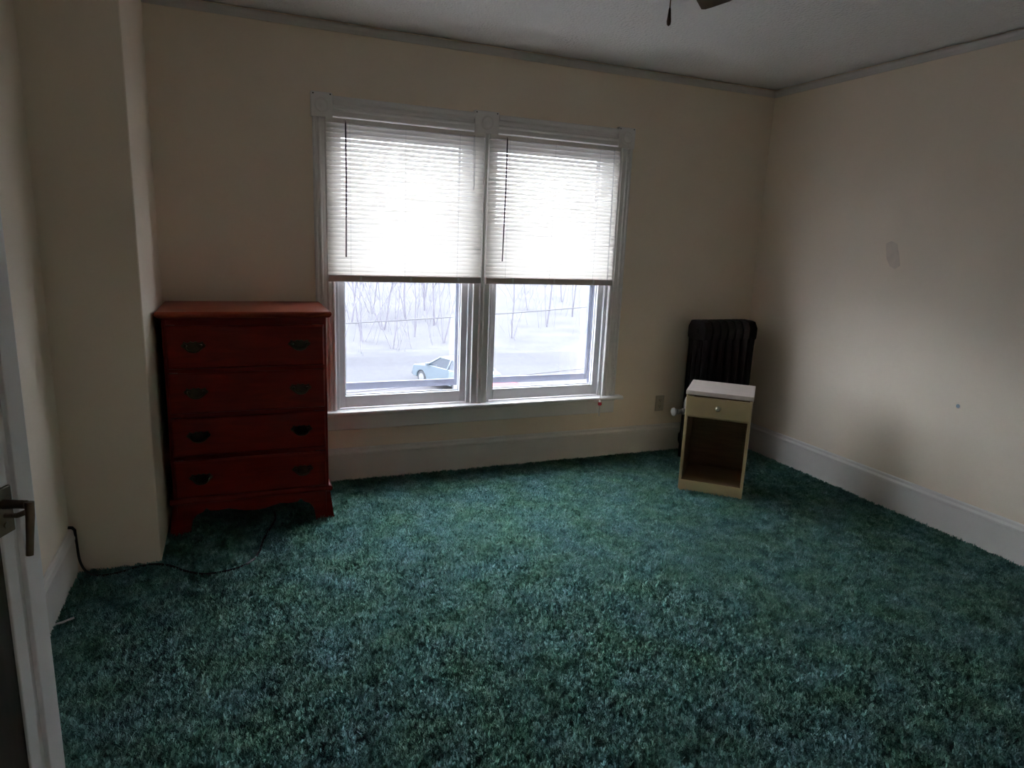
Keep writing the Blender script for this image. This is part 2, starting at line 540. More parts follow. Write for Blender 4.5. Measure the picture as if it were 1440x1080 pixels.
hp = d.build('lever_plate', M['door_brass'], door, bevel=0.002)
MB().lathe([(0.006, 0), (0.006, 0.004)], (0.712, -0.005, 0.944), (0, -1, 0), 10).build('keyhole_cover', M['door_brass'], hp)
d = MB()
d.tube([(0.712, 0, 0.985), (0.712, -0.03, 0.986), (0.710, -0.050, 0.987)], [0.010, 0.008, 0.008], 10)
d.tube([(0.711, -0.055, 0.992), (0.708, -0.056, 0.965), (0.702, -0.056, 0.93), (0.696, -0.056, 0.893)], [0.008, 0.0075, 0.0065, 0.006], 10)
d.tube([(0.713, -0.006, 0.962), (0.712, -0.03, 0.964), (0.710, -0.048, 0.972)], 0.005, 8)
d.build('lever_handle', M['door_brass'], door, smooth=True)
bx(DW-0.001, DW+0.001, 0.006, 0.03, 0.93, 1.06).build('latch_plate', M['door_brass'], door)
for z in (0.25, 1.1, 1.85):
    MB().tube([(-0.004, 0.018, z-0.045), (-0.004, 0.018, z+0.045)], 0.006, 8).build('hinge', M['door_brass'], door)

# ------------------------------------------------------------------ blinds
def slat_mesh(wd):
    b = MB()
    a = math.radians(61)
    top, bot = [], []
    for i in range(5):
        u = (i/4-0.5)*0.026
        cv = 0.0022*(1-(2*(i/4-0.5))**2)
        for lst, k in ((top, 0.0004), (bot, -0.0004)):
            y0, z0 = u, cv+k
            lst.append((y0*math.cos(a)-z0*math.sin(a), y0*math.sin(a)+z0*math.cos(a)))
    prof = top + bot[::-1]
    b.prism(prof, lambda p, q: (q, p[0], p[1]), -wd/2, wd/2)
    return b

def blind(x0, x1, wand_x, cord_x, pull, label):
    xc = (x0+x1)/2
    root = empty('window_blind', (xc, -0.046, 2.106))
    tag(root, label, 'blind', 'mini blinds on the double window')
    wd = x1-x0
    b = MB()
    b.box(-wd/2, wd/2, -0.0125, 0.0005, -0.027, -0.001)
    b.box(-wd/2, wd/2, 0.0005, 0.0115, -0.027, -0.024)
    b.box(-wd/2, wd/2, 0.0095, 0.0115, -0.027, -0.001)
    b.build('headrail', M['slat'], root)
    N = 34
    z_top, z_bot = -0.042, -0.838
    proto = None
    for i in range(N):
        z = z_top + (z_bot-z_top)*i/(N-1)
        if proto is None:
            proto = slat_mesh(wd-0.004).build('slat', M['slat'], root)
            proto.location = (0, 0, z)
        else:
            s = shared(proto, 'slat', root, (0, 0, z))
            s.rotation_euler = (random.uniform(-.03, .03), 0, random.uniform(-.0008, .0008))
    rail = MB().prism([(-.013, -.878), (-.013, -.848), (-.010, -.843), (.010, -.843), (.013, -.848), (.013, -.878), (.009, -.882), (-.009, -.882)], lambda p, q: (q, p[0], p[1]), -wd/2+0.001, wd/2-0.001).build('bottom_rail', M['blind_rail'], root)
    for fx in (-0.30, 0.02, 0.34):
        bx(wd*fx-0.006, wd*fx+0.006, -0.0145, -0.012, -.872, -.842).build('cord_clip', M['blind_head'], rail)
    for fx in (-0.36, -0.02, 0.33):
        MB().tube([(wd*fx, -0.0145, -0.02), (wd*fx, -0.0145, -0.86)], 0.0007, 4).build('ladder_cord', M['string'], root)
    wx = wand_x-xc
    MB().tube([(wx, -0.0145, -0.012), (wx, -0.022, -0.018), (wx, -0.024, -0.030), (wx+0.001, -0.024, -0.30), (wx-0.004, -0.021, -0.742)], [0.0018, 0.0018, 0.0042, 0.0042, 0.0042], 6).build('tilt_wand', M['wand'], root)
    cx = cord_x-xc
    if pull:
        pc = MB()
        pc.tube([(cx, -0.015, -0.02), (cx+0.002, -0.021, -0.3), (cx+0.004, -0.022, -0.62), (cx+0.010, -0.024, -1.2), (cx+0.013, -0.030, -1.64), (cx+0.013, -0.031, -1.69)], 0.0011, 5)
        pc.tube([(cx+0.004, -0.015, -0.02), (cx+0.006, -0.021, -0.3), (cx+0.009, -0.022, -0.62), (cx+0.014, -0.024, -1.2), (cx+0.015, -0.030, -1.64), (cx+0.015, -0.031, -1.69)], 0.0011, 5)
        p = pc.build('pull_cord', M['string'], root)
        ty, tz = -0.031, -1.672
        MB().lathe([(0.004, 0), (0.010, -0.004), (0.013, -0.012), (0.014, -0.024), (0.010, -0.028)], (cx+0.014, ty, tz), (0, 0, 1), 14).build('red_tassel', M['red_plastic'], p, smooth=True)
        MB().lathe([(0.007, 0), (0.006, 0.006), (0.003, 0.011)], (cx+0.010, ty-0.004, tz-0.004), (0, -0.2, 1), 10).build('tassel_cap', M['white_plastic'], p, smooth=True)
        MB().lathe([(0.0065, -0.026), (0.006, -0.06), (0.0035, -0.105)], (cx+0.013, ty, tz), (0, 0, 1), 10).build('tassel_end', M['white_plastic'], p, smooth=True)
    else:
        pc = MB()
        pc.tube([(cx, -0.015, -0.02), (cx, -0.020, -0.12), (cx+0.006, -0.020, -0.30), (cx+0.004, -0.020, -0.33)], 0.0012, 5)
        pc.tube([(cx+0.004, -0.015, -0.02), (cx+0.008, -0.020, -0.12), (cx+0.010, -0.020, -0.30), (cx+0.004, -0.020, -0.33)], 0.0012, 5)
        pc.build('pull_cord', M['string'], root)
    return root
blind(-3.094, -2.178, -2.990, -2.250, False, 'white mini blind lowered halfway over the left-hand sash window')
blind(-2.146, -1.247, -2.042, -1.303, True, 'white mini blind with red-tasselled pull cord over the right-hand window')

# ------------------------------------------------------------------ chest of drawers
dr = empty('chest_of_drawers', (-3.537, -0.285, 0))
tag(dr, 'reddish brown four-drawer wooden chest with scalloped base, left of the window', 'dresser')
# local: x in -0.37..0.37, front at y = -0.245, back at +0.255
hw = 0.370
yf, yb = -0.240, 0.250
bx(-hw, -hw+0.018, yf, yb, 0.10, 1.078).build('side_panel', M['cherry'], dr, bevel=0.0015)
bx(hw-0.018, hw, yf, yb, 0.10, 1.078).build('side_panel', M['cherry'], dr, bevel=0.0015)
bx(-hw+0.018, hw-0.018, yb-0.008, yb, 0.03, 1.078).build('back_panel', M['cherry'], dr)
bx(-hw+0.018, hw-0.018, yf+0.004, yb-0.008, 0.16, 0.175).build('bottom_panel', M['cherry'], dr)
for z0, z1 in ((1.046, 1.078), (0.818, 0.834), (0.599, 0.615), (0.384, 0.400), (0.172, 0.186)):
    bx(-hw+0.018, hw-0.018, yf+0.002, yf+0.03, z0, z1).build('drawer_rail', M['cherry'], dr)
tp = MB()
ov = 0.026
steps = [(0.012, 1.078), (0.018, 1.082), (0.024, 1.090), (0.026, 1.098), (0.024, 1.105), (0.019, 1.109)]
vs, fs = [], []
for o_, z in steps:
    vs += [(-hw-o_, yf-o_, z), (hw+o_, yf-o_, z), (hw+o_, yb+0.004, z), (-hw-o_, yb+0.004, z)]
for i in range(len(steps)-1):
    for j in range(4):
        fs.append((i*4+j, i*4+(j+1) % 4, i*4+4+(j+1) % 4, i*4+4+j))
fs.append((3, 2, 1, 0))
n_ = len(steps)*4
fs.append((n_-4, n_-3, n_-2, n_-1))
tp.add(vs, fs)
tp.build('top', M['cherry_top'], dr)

def pull(cx, cz, parent):
    """Bat-wing back plate with a hanging bail."""
    half = [(0.0, 0.021), (0.012, 0.026), (0.020, 0.019), (0.030, 0.020), (0.040, 0.026), (0.046, 0.014), (0.054, 0.008), (0.050, -0.002), (0.042, -0.006), (0.034, -0.016), (0.022, -0.017), (0.014, -0.026), (0.0, -0.030)]
    prof = half + [(-x, z) for x, z in half[::-1][1:-1]]
    k = MB().prism([(cx+x, cz+z) for x, z in prof], lambda p, a: (p[0], a, p[1]), yf-0.018, yf-0.0145)
    pl = k.build('pull_plate', M['brass'], parent, bevel=0.0008, seg=1)
    b = MB()
    for s in (-1, 1):
        b.lathe([(0.007, 0), (0.006, 0.006), (0.007, 0.012), (0.003, 0.016)], (cx+s*0.033, yf-0.018, cz+0.006), (0, -1, 0), 10)
    pts_ = [(cx+0.033*math.cos(t), yf-0.030-0.006*math.sin(t), cz+0.006-0.028*math.sin(t)**0.7) for t in [PI*i/12 for i in range(13)]]
    b.tube(pts_, [0.003+0.0015*math.sin(PI*i/12) for i in range(13)], 8)
    b.build('bail_handle', M['brass'], parent, smooth=True)

for z0, z1 in ((0.834, 1.046), (0.615, 0.818), (0.400, 0.599), (0.186, 0.384)):
    f = MB()
    x0, x1 = -hw+0.012, hw-0.012
    ins = [(0.0, yf+0.0005), (0.0, yf-0.006), (0.004, yf-0.012), (0.009, yf-0.0145)]
    vs, fs = [], []
    for i_, y in ins:
        a, b_ = 0.003+i_, 0.003+i_
        vs += [(x0+i_, y, z0+a), (x1-i_, y, z0+a), (x1-i_, y, z1-b_), (x0+i_, y, z1-b_)]
    for i in range(len(ins)-1):
        for j in range(4):
            fs.append((i*4+j, i*4+(j+1) % 4, i*4+4+(j+1) % 4, i*4+4+j))
    fs += [(3, 2, 1, 0), (12, 13, 14, 15)]
    f.add(vs, fs)
    dw = f.build('drawer', M['cherry'], dr)
    for cx in (-0.240, 0.238):
        pull(cx, (z0+z1)/2+0.004, dw)

# base: moulding and scalloped bracket feet
mp = [(0.0, 0.188), (0.010, 0.186), (0.016, 0.180), (0.018, 0.172), (0.015, 0.163), (0.010, 0.158), (0.0, 0.156)]
MB().prism(mp, lambda p, a: (a, yf-p[0], p[1]), -hw-0.012, hw+0.012).build('base_moulding', M['cherry'], dr, smooth=True)
for s in (-1, 1):
    MB().prism(mp, lambda p, a: (s*(hw+p[0]), a, p[1]), yf-0.012, yb).build('base_moulding', M['cherry'], dr, smooth=True)
half = [(0.392, 0.0), (0.300, 0.0), (0.297, 0.035), (0.288, 0.075), (0.270, 0.098), (0.240, 0.110), (0.225, 0.128), (0.210, 0.112), (0.170, 0.108), (0.125, 0.114), (0.09, 0.105), (0.05, 0.094), (0.0, 0.090)]
def foot_y(z):      # the ogee bulge of the feet
    t = z/0.16
    return 0.004+0.020*(1-t)**2 + 0.006*math.sin(PI*t)
def skirt(place, profile):
    g = MB()
    n = len(profile)
    vs, fs = [], []
    for (x, z) in profile:
        vs += [place(x, z, 0), place(x, 0.157, 0), place(x, z, 1), place(x, 0.157, 1)]
    for i in range(n-1):
        a, b_ = i*4, i*4+4
        fs += [(a, b_, b_+1, a+1), (a+2, a+3, b_+3, b_+2), (a, a+2, b_+2, b_), (a+1, b_+1, b_+3, a+3)]
    fs += [(0, 1, 3, 2), (4*n-4, 4*n-2, 4*n-1, 4*n-3)]
    g.add(vs, fs)
    return g
prof = [(-x, z) for x, z in half] + half[::-1][1:]
def front_place(x, z, back):
    k = foot_y(z)*max(0, (abs(x)-0.20)/0.19) if abs(x) > 0.2 else 0
    return (x*(1+0.0) if abs(x) < 0.38 else math.copysign(hw+foot_y(z), x), (yf-0.004-k) if not back else yf+0.018, z)
skirt(front_place, prof).build('scalloped_apron', M['cherry'], dr)
for s in (-1, 1):
    sp_ = [(yf-0.02, 0.0), (yf+0.07, 0.0), (yf+0.085, 0.06), (yf+0.11, 0.095), (yf+0.16, 0.105), (yb-0.16, 0.105), (yb-0.11, 0.095), (yb-0.085, 0.06), (yb-0.07, 0.0), (yb, 0.0)]
    skirt(lambda y, z, back: (s*(hw+(foot_y(z) if not back else -0.016)), y, z), sp_).build('side_apron', M['cherry'], dr)

# ------------------------------------------------------------------ nightstand
A = Vector((-1.066, -0.724, 0))
B = Vector((-0.788, -0.986, 0))
NW = (B-A).length
uu = (B-A).normalized()
vv = Vector((-uu.y, uu.x, 0))
ND = 0.350
ns = empty('nightstand', (A+B)/2 + vv*(ND/2), math.atan2(uu.y, uu.x))
tag(ns, 'small cream nightstand with one drawer and open shelf, in front of radiator', 'nightstand')
h = NW/2
y0, y1 = -ND/2, ND/2
for s in (-1, 1):
    x0, x1 = (s*h, s*(h-0.016)) if s < 0 else (h-0.016, h)
    bx(x0, x1, y0, y1, 0, 0.624).build('side_panel', M['cream'], ns, bevel=0.0015)
bx(-h-0.004, h+0.004, y0-0.010, y1, 0.624, 0.652).build('top', M['cream_top'], ns, bevel=0.004)
bx(-h+0.016, h-0.016, y1-0.008, y1-0.001, 0.02, 0.624).build('back_panel', M['nightstand_inside'], ns)
bx(-h+0.016, h-0.016, y0+0.004, y1-0.008, 0.066, 0.080).build('shelf', M['nightstand_inside'], ns)
bx(-h+0.001, h-0.001, y0-0.006, y0+0.004, 0.0, 0.080).build('kick_panel', M['cream'], ns, bevel=0.0015)
for s in (-1, 1):
    a = -h+0.0165 if s < 0 else h-0.019
    bx(a, a+0.0025, y0+0.014, y1-0.009, 0.081, 0.484).build('inner_lining', M['nightstand_inside'], ns)
bx(-h+0.016, h-0.016, y0+0.002, y1-0.008, 0.485, 0.497).build('divider', M['cream'], ns)
dn = bx(-h+0.002, h-0.002, y0-0.014, y0+0.003, 0.497, 0.616).build('drawer', M['cream'], ns, bevel=0.003)
MB().lathe([(0.016, 0), (0.015, 0.002), (0.006, 0.004), (0.005, 0.012), (0.011, 0.017), (0.013, 0.022), (0.009, 0.027), (0.002, 0.028)], (0.0, y0-0.014, 0.558), (0, -1, 0), 18).build('knob', M['chrome'], dn, smooth=True)

# ------------------------------------------------------------------ radiator
RX, RY = -0.390, -0.180
ra = empty('radiator', (RX, RY, 0))
tag(ra, 'dark cast iron column radiator standing in the corner behind the nightstand', 'radiator')
def section():
    g = MB()
    t = 0.027
    top = [(-.098, .880), (-.100, .935), (-.099, .955), (-.072, .997), (-.040, 1.003), (.040, 1.003), (.072, .997), (.099, .955), (.100, .935), (.098, .880), (.085, .868), (-.085, .868)]
    g.prism(top, lambda p, a: (a, p[0], p[1]), -t, t)
    bot = [(-.096, .165), (.096, .165), (.100, .150), (.098, .105), (.085, .085), (-.085, .085), (-.098, .105), (-.100, .150)]
    g.prism(bot, lambda p, a: (a, p[0], p[1]), -t, t)
    n = 10
    for yc in (-.078, -.026, .026, .078):
        vs, fs = [], []
        zs = [(0.150, 1.15), (0.20, 1.0), (0.50, 0.95), (0.83, 1.0), (0.89, 1.15)]
        for z, k in zs:
            for j in range(n):
                a = 2*PI*j/n
                vs.append((0.025*k*math.cos(a), yc+0.0195*k*math.sin(a), z))
        for i in range(len(zs)-1):
            for j in range(n):
                fs.append((i*n+j, i*n+(j+1) % n, (i+1)*n+(j+1) % n, (i+1)*n+j))
        g.add(vs, fs)
    return g
xs = [-0.198+0.0655*i for i in range(7)]
sec = section().build('section', M['iron'], ra, bevel=0.004)
sec.location = (xs[0], 0, 0)
for x in xs[1:]:
    shared(sec, 'section', ra, (x, 0, 0))
for z in (0.125, 0.93):
    MB().tube([(xs[0]-0.035, 0, z), (xs[-1]+0.035, 0, z)], 0.022, 12).build('connector', M['iron'], ra, smooth=True)
leg0 = None
for x in (xs[0], xs[-1]):
    for y in (-0.074, 0.074):
        if leg0 is None:
            leg0 = MB().lathe([(0.026, 0), (0.024, 0.012), (0.014, 0.03), (0.015, 0.06), (0.024, 0.098)], (0, 0, 0), (0, 0, 1), 10).build('leg', M['iron'], ra, smooth=True)
            leg0.location = (x, y, 0)
        else:
            shared(leg0, 'leg', ra, (x, y, 0))
# supply pipe and valve at its left end
g = MB()
px_ = xs[0]-0.068
g.tube([(px_, 0.0, 0.0), (px_, 0.0, 0.345)], 0.015, 12)
g.tube([(px_, 0, 0.125), (xs[0]-0.02, 0, 0.125)], 0.016, 12)
g.build('supply_pipe', M['iron'], ra, smooth=True)
vb = MB().lathe([(0.020, 0.0), (0.024, 0.010), (0.024, 0.028), (0.016, 0.034), (0.014, 0.055), (0.018, 0.058), (0.018, 0.072), (0.009, 0.076), (0.009, 0.092)], (px_+0.012, 0.0, 0.352), (-1, 0, 0), 14).build('valve_body', M['valve_grey'], ra, smooth=True)
MB().lathe([(0.016, 0.0), (0.029, 0.003), (0.031, 0.008), (0.030, 0.015), (0.022, 0.019), (0.006, 0.020)], (px_-0.078, 0, 0.352), (-1, 0, 0), 20).build('valve_handle', M['valve_white'], vb, smooth=True)
MB().lathe([(0.010, 0), (0.013, 0.01), (0.013, 0.055), (0.008, 0.075), (0.004, 0.085)], (px_+0.006, 0, 0.372), (0.05, 0, 1), 12).build('air_vent', M['valve_white'], ra, smooth=True)

# ------------------------------------------------------------------ outlet on the back wall
ou = empty('outlet', (-0.745, 0.0, 0.373))
tag(ou, 'painted-over double wall outlet on the back wall left of the radiator', 'outlet')
bx(-0.036, 0.036, -0.006, 0.002, -0.058, 0.058).build('cover_plate', M['outlet'], ou, bevel=0.003)
for dz in (0.022, -0.022):
    rc = MB().lathe([(0.0165, 0), (0.0165, 0.0025)], (0, -0.006, dz), (0, -1, 0), 16).build('receptacle', M['outlet'], ou)
    s = MB()
    s.box(-0.008, -0.0055, -0.0089, -0.0083, dz-0.002, dz+0.008)
    s.box(0.0055, 0.008, -0.0089, -0.0083, dz-0.002, dz+0.008)
    s.lathe([(0.003, 0), (0.003, 0.0006)], (0, -0.0083, dz-0.008), (0, -1, 0), 8)
    s.build('slot', M['dark_hole'], rc)
MB().lathe([(0.003, 0), (0.002, 0.001)], (0, -0.006, 0), (0, -1, 0), 8).build('screw', M['valve_grey'], ou)

# ------------------------------------------------------------------ black cord on the carpet
def smooth_path(pts, k=6):
    pts = [Vector(p) for p in pts]
    out = []
    for i in range(len(pts)-1):
        p0, p1, p2, p3 = pts[max(i-1, 0)], pts[i], pts[i+1], pts[min(i+2, len(pts)-1)]
        for j in range(k):
            t = j/k
            out.append(0.5*((2*p1) + (p2-p0)*t + (2*p0-5*p1+4*p2-p3)*t*t + (3*p1-p0-3*p2+p3)*t**3))
    out.append(pts[-1])
    return out
pc = empty('power_cord', (-3.9, -0.9, 0))
tag(pc, 'black power cord snaking over the carpet from left wall to the chest', 'cord')
off = Vector((3.9, 0.9, 0))
path = [(-4.258, -0.850, 0.205), (-4.256, -0.850, 0.15), (-4.250, -0.853, 0.07), (-4.225, -0.862, 0.020), (-4.176, -0.900, 0.016), (-4.10, -0.893, 0.016), (-4.034, -0.862, 0.016), (-3.965, -0.858, 0.016), (-3.903, -0.893, 0.016), (-3.83, -0.972, 0.016), (-3.754, -1.019, 0.016), (-3.66, -1.015, 0.016), (-3.579, -0.968, 0.016), (-3.535, -0.88, 0.016), (-3.510, -0.751, 0.016), (-3.48, -0.64, 0.016), (-3.44, -0.50, 0.016), (-3.44, -0.40, 0.016)]
MB().tube([Vector(p)+off for p in smooth_path(path)], 0.0052, 8).build('cable', M['black_rubber'], pc, smooth=True)
MB().tube([Vector((-4.258, -0.850, 0.196))+off, Vector((-4.259, -0.849, 0.216))+off, Vector((-4.268, -0.849, 0.228))+off, Vector((-4.282, -0.849, 0.230))+off], [0.0055, 0.006, 0.007, 0.007], 8).build('plug', M['black_rubber'], pc, smooth=True)

# small white stick by the left baseboard
st = MB()
st.tube([(-4.262, -1.264, 0.018), (-4.24, -1.258, 0.018), (-4.205, -1.242, 0.022)], [0.0042, 0.0046, 0.0042], 8)
tag(st.build('white_stick', M['white_plastic'], smooth=True), 'small white stick lying on carpet beside the left baseboard', 'stick')

# ------------------------------------------------------------------ ceiling fan
FX, FY = -2.47, -2.38
fan = empty('ceiling_fan', (FX, FY, H))
tag(fan, 'ceiling fan with dark wooden blades, white glass light and pull chain', 'fan')
MB().lathe([(0.07, 0.0), (0.075, -0.02), (0.05, -0.06), (0.018, -0.065), (0.018, -0.12)], (0, 0, 0), (0, 0, 1), 24).build('canopy', M['fan_brass'], fan, smooth=True)
MB().lathe([(0.03, -0.11), (0.10, -0.125), (0.135, -0.16), (0.14, -0.22), (0.12, -0.26), (0.08, -0.285), (0.055, -0.29), (0.055, -0.34), (0.035, -0.345)], (0, 0, 0), (0, 0, 1), 32).build('motor_housing', M['fan_brass'], fan, smooth=True)
MB().lathe([(0.05, -0.34), (0.07, -0.355), (0.090, -0.380), (0.096, -0.41), (0.083, -0.440), (0.05, -0.461), (0.01, -0.467)], (0, 0, 0), (0, 0, 1), 28).build('light_shade', M['milk_glass'], fan, smooth=True)
ch = MB().tube([(-0.045, -0.036, -0.315), (-0.075, -0.060, -0.335), (-0.092, -0.074, -0.365), (-0.093, -0.075, -0.527)], 0.0016, 6)
ch = ch.build('pull_chain', M['fan_brass'], fan)
MB().lathe([(0.0012, 0.0), (0.003, -0.006), (0.0042, -0.020), (0.0055, -0.032), (0.0045, -0.040), (0.001, -0.043)], (-0.093, -0.075, -0.527), (0, 0, 1), 12).build('chain_pendant', M['fan_wood'], ch, smooth=True)
bl0 = None
a0 = math.radians(44.6)
for k in range(5):
    an = a0 + 2*PI*k/5
    if bl0 is None:
        outl = [(0.20, -0.050), (0.30, -0.060), (0.52, -0.069), (0.610, -0.068), (0.640, -0.056), (0.652, -0.030), (0.655, 0.030), (0.652, 0.052), (0.640, 0.064), (0.52, 0.068), (0.30, 0.058), (0.20, 0.050), (0.175, 0.03), (0.175, -0.03)]
        tilt = math.radians(13)
        g = MB().prism(outl, lambda p, q: (p[0], p[1]*math.cos(tilt), -0.285-p[1]*math.sin(tilt)+q), -0.003, 0.003)
        bl0 = g.build('blade', M['fan_wood'], fan, bevel=0.001)
        bl0.rotation_euler = (0, 0, an)
        ir0 = MB().tube([(0.10, 0, -0.255), (0.14, 0, -0.285), (0.20, 0, -0.303), (0.27, 0, -0.303)], [0.012, 0.010, 0.012, 0.006], 8).build('blade_iron', M['fan_brass'], bl0)
    else:
        c_ = shared(bl0, 'blade', fan, (0, 0, 0), an)
        shared(ir0, 'blade_iron', c_)

# ------------------------------------------------------------------ carpet pile (uncountable tufts scattered over the floor)
def tuft_mesh():
    g = MB()
    rnd = random.Random(3)
    for i in range(7):
        a = 2*PI*i/7 + rnd.uniform(-.4, .4)
        ln = rnd.uniform(0.010, 0.017)
        le = rnd.uniform(0.003, 0.010)
        r0 = rnd.uniform(0.0, 0.0025)
        bxx, byy = r0*math.cos(a), r0*math.sin(a)
        tx, ty = bxx+le*math.cos(a), byy+le*math.sin(a)
        wv = Vector((-math.sin(a), math.cos(a), 0))*0.0016
        p0, p1 = Vector((bxx, byy, 0)), Vector(((bxx+tx)/2*0.9, (byy+ty)/2*0.9, ln*0.6))
        p2 = Vector((tx, ty, ln))
        k = len(g.v)
        g.add([p0-wv, p0+wv, p1+wv, p1-wv, p2+wv*0.7, p2-wv*0.7], [(0, 1, 2, 3), (3, 2, 4, 5)])
    return g
me = bpy.data.meshes.new('carpet_tuft')
tm = tuft_mesh()
me.from_pydata(tm.v, [], tm.f)
me.materials.append(M['carpet_pile'])
tuft_object = bpy.data.objects.new('carpet_tuft', me)   # not linked: only the source of the tufts

base = MB()
base.add([(XL+0.02, YN+0.02, 0.0005), (-0.02, YN+0.02, 0.0005), (-0.02, -0.02, 0.0005), (XC+0.01, -0.02, 0.0005), (XC+0.01, YC-0.006, 0.0005), (XL+0.02, YC-0.006, 0.0005)], [(0, 1, 2, 3, 4, 5)])
pile = base.build('carpet', M['carpet_pile'])
pile['kind'] = 'stuff'
pile['label'] = 'mottled green shag carpet covering the whole floor'
ng = bpy.data.node_groups.new('carpet_tufts', 'GeometryNodeTree')
ng.interface.new_socket('Geometry', in_out='INPUT', socket_type='NodeSocketGeometry')
ng.interface.new_socket('Geometry', in_out='OUTPUT', socket_type='NodeSocketGeometry')
N = ng.nodes
gi, go = N.new('NodeGroupInput'), N.new('NodeGroupOutput')
dp = N.new('GeometryNodeDistributePointsOnFaces')
dp.inputs['Density'].default_value = 9000
ip = N.new('GeometryNodeInstanceOnPoints')
oi = N.new('GeometryNodeObjectInfo')
oi.inputs['Object'].default_value = tuft_object
rv = N.new('FunctionNodeRandomValue')
rv.data_type = 'FLOAT_VECTOR'
rv.inputs[0].default_value = (-0.35, -0.35, 0)
rv.inputs[1].default_value = (0.35, 0.35, 6.28)
rs = N.new('FunctionNodeRandomValue')
rs.data_type = 'FLOAT'
rs.inputs[2].default_value = 1.0
rs.inputs[3].default_value = 1.6
jg = N.new('GeometryNodeJoinGeometry')
L = ng.links
L.new(gi.outputs[0], dp.inputs['Mesh'])
L.new(dp.outputs['Points'], ip.inputs['Points'])
L.new(oi.outputs['Geometry'], ip.inputs['Instance'])
L.new(rv.outputs[0], ip.inputs['Rotation'])
L.new(rs.outputs[1], ip.inputs['Scale'])
L.new(gi.outputs[0], jg.inputs[0])
L.new(ip.outputs[0], jg.inputs[0])
L.new(jg.outputs[0], go.inputs[0])
md = pile.modifiers.new('tufts', 'NODES')
md.node_group = ng

# ------------------------------------------------------------------ outdoors
GZ = -5.2
def ground_mat(name, c1, c2, scale, stretch):
    mt, nt, b_ = new_mat(name)
    b_.inputs['Roughness'].default_value = 0.95
    b_.inputs['Specular IOR Level'].default_value = 0.1
    geo = nt.nodes.new('ShaderNodeNewGeometry')
    mp_ = nt.nodes.new('ShaderNodeMapping')
    mp_.inputs['Scale'].default_value = stretch
    n = nt.nodes.new('ShaderNodeTexNoise')
    n.inputs['Scale'].default_value = scale
    n.inputs['Detail'].default_value = 6
    r = nt.nodes.new('ShaderNodeValToRGB')
    r.color_ramp.elements[0].position = 0.35
    r.color_ramp.elements[1].position = 0.65
    r.color_ramp.elements[0].color = (*c1, 1)
    r.color_ramp.elements[1].color = (*c2, 1)
    link(nt, geo.outputs['Position'], mp_.inputs['Vector'])
    link(nt, mp_.outputs['Vector'], n.inputs['Vector'])
    link(nt, n.outputs['Fac'], r.inputs['Fac'])
    link(nt, r.outputs['Color'], b_.inputs['Base Color'])
    return mt
M['gravel'] = ground_mat('pale_gravel', (0.056, 0.054, 0.061), (0.068, 0.066, 0.071), 0.5, (0.35, 1, 1))
M['hazed_field'] = ground_mat('hazed_dry_field', (0.066, 0.064, 0.070), (0.085, 0.083, 0.087), 0.8, (0.4, 1, 1))  # whitening by distant haze is put into this lighter ground colour
M['dry_grass'] = ground_mat('dry_grass', (0.10, 0.095, 0.06), (0.13, 0.12, 0.08), 3, (1, 1, 1))
M['bark'] = paint('hazed_bark', (0.098, 0.090, 0.112), 0.9, 0.15, 3)  # lavender paleness of haze and glare is painted into the bark
M['twig'] = paint('hazed_twigs', (0.115, 0.108, 0.128), 0.9, 0.1, 3)  # same haze glare painted into the twigs, a step lighter

struct(bx(-70, 110, 1.0, 33.0, GZ-0.5, GZ).build('ground_yard', M['gravel']), 'pale gravel yard outside')
# bank rising away behind the yard
bank = MB()
rows = [(33.0, 0.0), (38, 0.3), (48, 1.2), (64, 3.6), (95, 9.0)]
vs, fs = [], []
nx = 40
rb = random.Random(5)
for ri, (y, z) in enumerate(rows):
    for i in range(nx+1):
        vs.append((-70+180*i/nx, y+(rb.uniform(-1.2, 1.2) if ri else 0), GZ+z+(rb.uniform(-.2, .2)*min(1, z) if ri else 0)))
for r_ in range(len(rows)-1):
    for i in range(nx):
        a = r_*(nx+1)+i
        fs.append((a, a+1, a+nx+2, a+nx+1))
bank.add(vs, fs)
struct(bank.build('ground_bank', M['hazed_field'], smooth=True), 'pale wooded bank rising behind the yard')
vg = [(8.6 + 0.3*math.sin(i*1.7), y) for i, y in enumerate([12, 13.2, 14.4, 15.6, 16.8, 18, 19.2, 20.4])] + [(22, 20.4), (22, 12)]
struct(MB().prism(vg, lambda p, a: (p[0], p[1], a), GZ-0.02, GZ+0.03).build('ground_verge', M['dry_grass']), 'strip of dry yellow grass at the right')

def bank_z(y):
    for (ya, za), (yb_, zb) in zip(rows, rows[1:]):
        if ya <= y <= yb_:
            return GZ + za + (zb-za)*(y-ya)/(yb_-ya)
    return GZ

